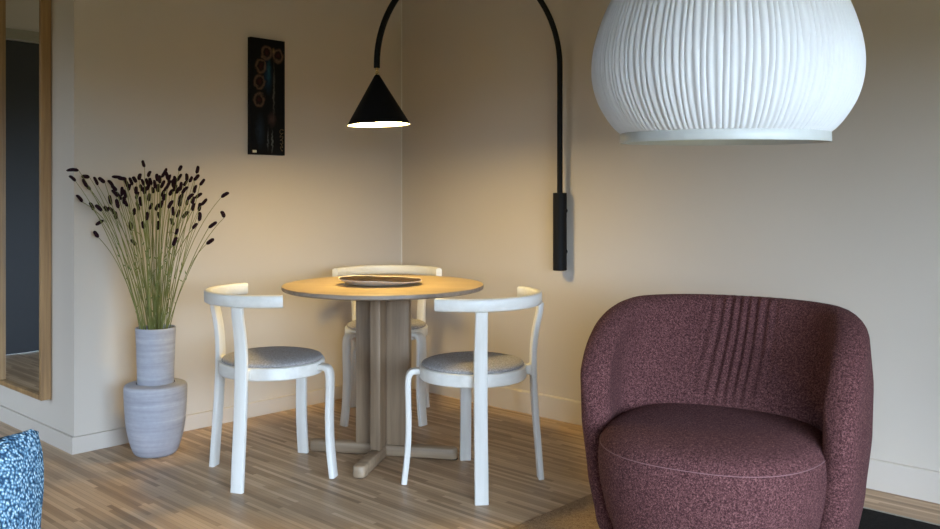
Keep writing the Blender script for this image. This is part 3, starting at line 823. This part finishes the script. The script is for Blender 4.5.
def spindle(bm, c, d, ln, r):
    d = d.normalized(); a = d.orthogonal().normalized(); b = d.cross(a); rows = []
    bend = a * rs.uniform(-0.25, 0.25) * ln - ZZ * 0.12 * ln
    prof = [(0, 0.25), (0.08, 0.72), (0.22, 1.0), (0.5, 1.02), (0.78, 0.95), (0.93, 0.7), (1.0, 0.3)]
    for t, f in prof:
        q = c + d * ln * (t - 0.5) + bend * (t - 0.3) ** 2
        rows.append([bm.verts.new(q + (a * math.cos(k * PI / 4) + b * math.sin(k * PI / 4)) * r * f) for k in range(8)])
    grid_faces(bm, rows, close_v=True); bm.faces.new(rows[0][::-1]); bm.faces.new(rows[-1])
    return c - d * ln * 0.5 + bend * 0.09
wallO = RC(-OFF, 0)
def wall_depth(px):
    v = wall_s(px); return RC(-OFF, v).y if v < VLEN else RC(-OFF, VLEN).y
def bez(a, b, c, n):
    return [a * (1 - t) ** 2 + b * 2 * t * (1 - t) + c * t * t for t in [i / n for i in range(n + 1)]]
order = sorted(range(len(heads)), key=lambda i: heads[i][0])
cnt = 0; cur = None
for j, i in enumerate(order):
    px, py = heads[i]
    d = min(3.80 + rs.uniform(-0.13, 0.14), wall_depth(px) - 0.05 if px > 74 else 3.70)
    hp = P(px, py, d)
    side = (px - 150) / 75.0
    branch = (j % 3 == 2) and i not in special and cur is not None
    hd_dir = Vector((side * 0.8 + rs.uniform(-0.45, 0.45), rs.uniform(-0.4, 0.4), 1.0 - 0.35 * abs(side)))
    if i in (0, 2, 7, 8, 15): hd_dir = Vector((-1, 0.1, 0.12)) if i != 15 else Vector((-0.9, 0, -0.5))
    if i in (9, 16, 76): hd_dir = Vector((-0.55, 0, 0.8)) if i != 76 else Vector((-0.3, 0, 0.9))
    if i in (75, 74, 73): hd_dir = Vector((0.8, 0, 0.6))
    bmh = bmesh.new()
    ln = rs.uniform(0.030, 0.046) * (1.25 if i in (7, 0, 38) else 1); rad = rs.uniform(0.0068, 0.0085)
    foot = spindle(bmh, Vector((0, 0, 0)), hd_dir, ln, rad) + hp
    if not branch:
        # where it leaves the vase mouth
        ax = max(-0.058, min(0.058, side * 0.055 + rs.uniform(-0.018, 0.018))); ay = max(-0.05, min(0.05, (d - 3.815) * 0.3 + rs.uniform(-0.02, 0.02)))
        rim = VC + Vector((ax, ay, 0.535)); root_p = VC + Vector((ax * 0.35, ay * 0.35, 0.36))
        ctrl = rim.lerp(foot, 0.55) + Vector(((rim.x - foot.x) * 0.10, (rim.y - foot.y) * 0.10, 0.05 + 0.04 * abs(side))) + Vector((rs.uniform(-.02, .02), rs.uniform(-.02, .02), 0))
        path = [root_p] + bez(rim, ctrl, foot, 12)
        so = empty('burnet_stem', VC + Vector((0, 0, 0.36)))
        tag(so, special.get(i, 'thin green burnet stem with dark burgundy flower head, standing in the stoneware vase'), 'flower', 'burnet stems in the vase')
        bm = bmesh.new(); tube(bm, [p - so.location for p in path], 0.0018, 6, taper=lambda t: 1.15 - 0.55 * t)
        link('stalk', bm, M['stem'], so)
        # small leaflets at a node
        for q in range(2 if j % 2 else 1):
            t = rs.randint(2, 7); b0 = path[t] - so.location; dd = Vector((rs.uniform(-1, 1), rs.uniform(-1, 1), 0.9)).normalized()
            sd = dd.orthogonal().normalized() * 0.0028; bm = bmesh.new()
            up = dd.cross(sd).normalized() * 0.0006; L2 = rs.uniform(0.012, 0.024)
            ring = [b0, b0 + dd * L2 * 0.5 + sd, b0 + dd * L2, b0 + dd * L2 * 0.5 - sd]
            top = [bm.verts.new(p + up) for p in ring]; bot = [bm.verts.new(p - up) for p in ring]
            bm.faces.new(top); bm.faces.new(bot[::-1])
            for k in range(4): bm.faces.new((top[k], bot[k], bot[(k + 1) % 4], top[(k + 1) % 4]))
            link('leaflet', bm, M['leaflet'], so)
        cur = (so, path); par = so; base = so.location
    else:
        so, path = cur
        t0 = path[6 + rs.randint(0, 2)]; ctrl = t0.lerp(foot, 0.5) + Vector((0, 0, 0.02))
        bm = bmesh.new(); tube(bm, [p - so.location for p in bez(t0, ctrl, foot, 7)], 0.0015, 6)
        par = link('side_shoot', bm, M['stem'], so); base = so.location
    bmesh.ops.translate(bmh, verts=bmh.verts[:], vec=hp - base)
    link('flower_head', bmh, M['head'], par, ang=80)

# ------------------------------------------------------------------ sofa edge and blue cushion
sofa = empty('sofa', (-0.86, 0.33, 0))
tag(sofa, 'grey upholstered sofa carrying the blue knitted cushion', 'sofa')
def sofa_box(name, lo, hi, bev):
    bm = bmesh.new(); box(bm, lo, hi, bev, seg=4); return link(name, bm, M['sofa'], sofa, ang=60)
sofa_box('seat_base', (-0.55, -0.75, 0.10), (0.52, 0.72, 0.27), 0.03)
sofa_box('seat_cushion', (-0.35, -0.74, 0.272), (0.55, 0.52, 0.415), 0.05)
sofa_box('backrest', (-0.62, -0.75, 0.272), (-0.36, 0.52, 0.78), 0.06)
sofa_box('armrest', (-0.62, 0.525, 0.272), (0.36, 0.72, 0.56), 0.05)
for x in (-0.48, 0.44):
    for y in (-0.68, 0.64):
        bm = bmesh.new(); lathe(bm, [(0, 0), (0.014, 0), (0.022, 0.1), (0, 0.1)], 18); link('leg', bm, M['oak'], sofa, loc=(x, y, 0))

def make_cushion():
    n = 60; hw = 0.235; bm = bmesh.new(); sheets = []
    for sg in (1, -1):
        rows = []
        for i in range(n + 1):
            row = []
            for j in range(n + 1):
                a, b = -1 + 2 * i / n, -1 + 2 * j / n
                pin = 1 - 0.17 * (1 - b * b) * abs(a) ** 3 * 1.0
                pin2 = 1 - 0.20 * (1 - a * a) * abs(b) ** 3 * 1.0
                th = 0.10 * (max(0, (1 - a ** 4) * (1 - b ** 4))) ** 0.55 + 0.006 * (1 - max(abs(a), abs(b)) ** 12)
                rc = max(0, (abs(a) ** 5 + abs(b) ** 5) - 1.0) * 0.085; pin -= rc * 1.0; pin2 -= rc * 1.0
                corner = (abs(a) * abs(b)) ** 6
                wr = 0.004 * math.sin(9 * a + 5 * b) * (1 - a * a) * (1 - b * b)
                row.append(bm.verts.new((a * hw * pin, sg * (th + 0.010 * corner) + wr, b * hw * pin2)))
            rows.append(row)
        grid_faces(bm, rows)
        sheets.append(rows)
    t, bt = sheets
    def border(r): return [r[0][j] for j in range(n)] + [r[i][n] for i in range(n)] + [r[n][j] for j in range(n, 0, -1)] + [r[i][0] for i in range(n, 0, -1)]
    A1, B1 = border(t), border(bt)
    for k in range(len(A1)):
        k2 = (k + 1) % len(A1)
        bm.faces.new((A1[k], A1[k2], B1[k2], B1[k]))
    return bm
cu = link('cushion', make_cushion(), M['knit'], ang=80)
cu.rotation_euler = (math.radians(-22), math.radians(-11), math.radians(10))
R3 = cu.rotation_euler.to_matrix(); cq = [R3 @ v.co for v in cu.data.vertices]
corner = max(cq, key=lambda p: p.x + p.z); low = min(p.z for p in cq)
cd = (EYE - 0.413 + low - corner.z) * F / (432 - HOR)          # stands on the seat
cu.location = P(31, 429, cd) - corner
tag(cu, 'light blue knitted cushion leaning at the edge of the sofa', 'cushion')
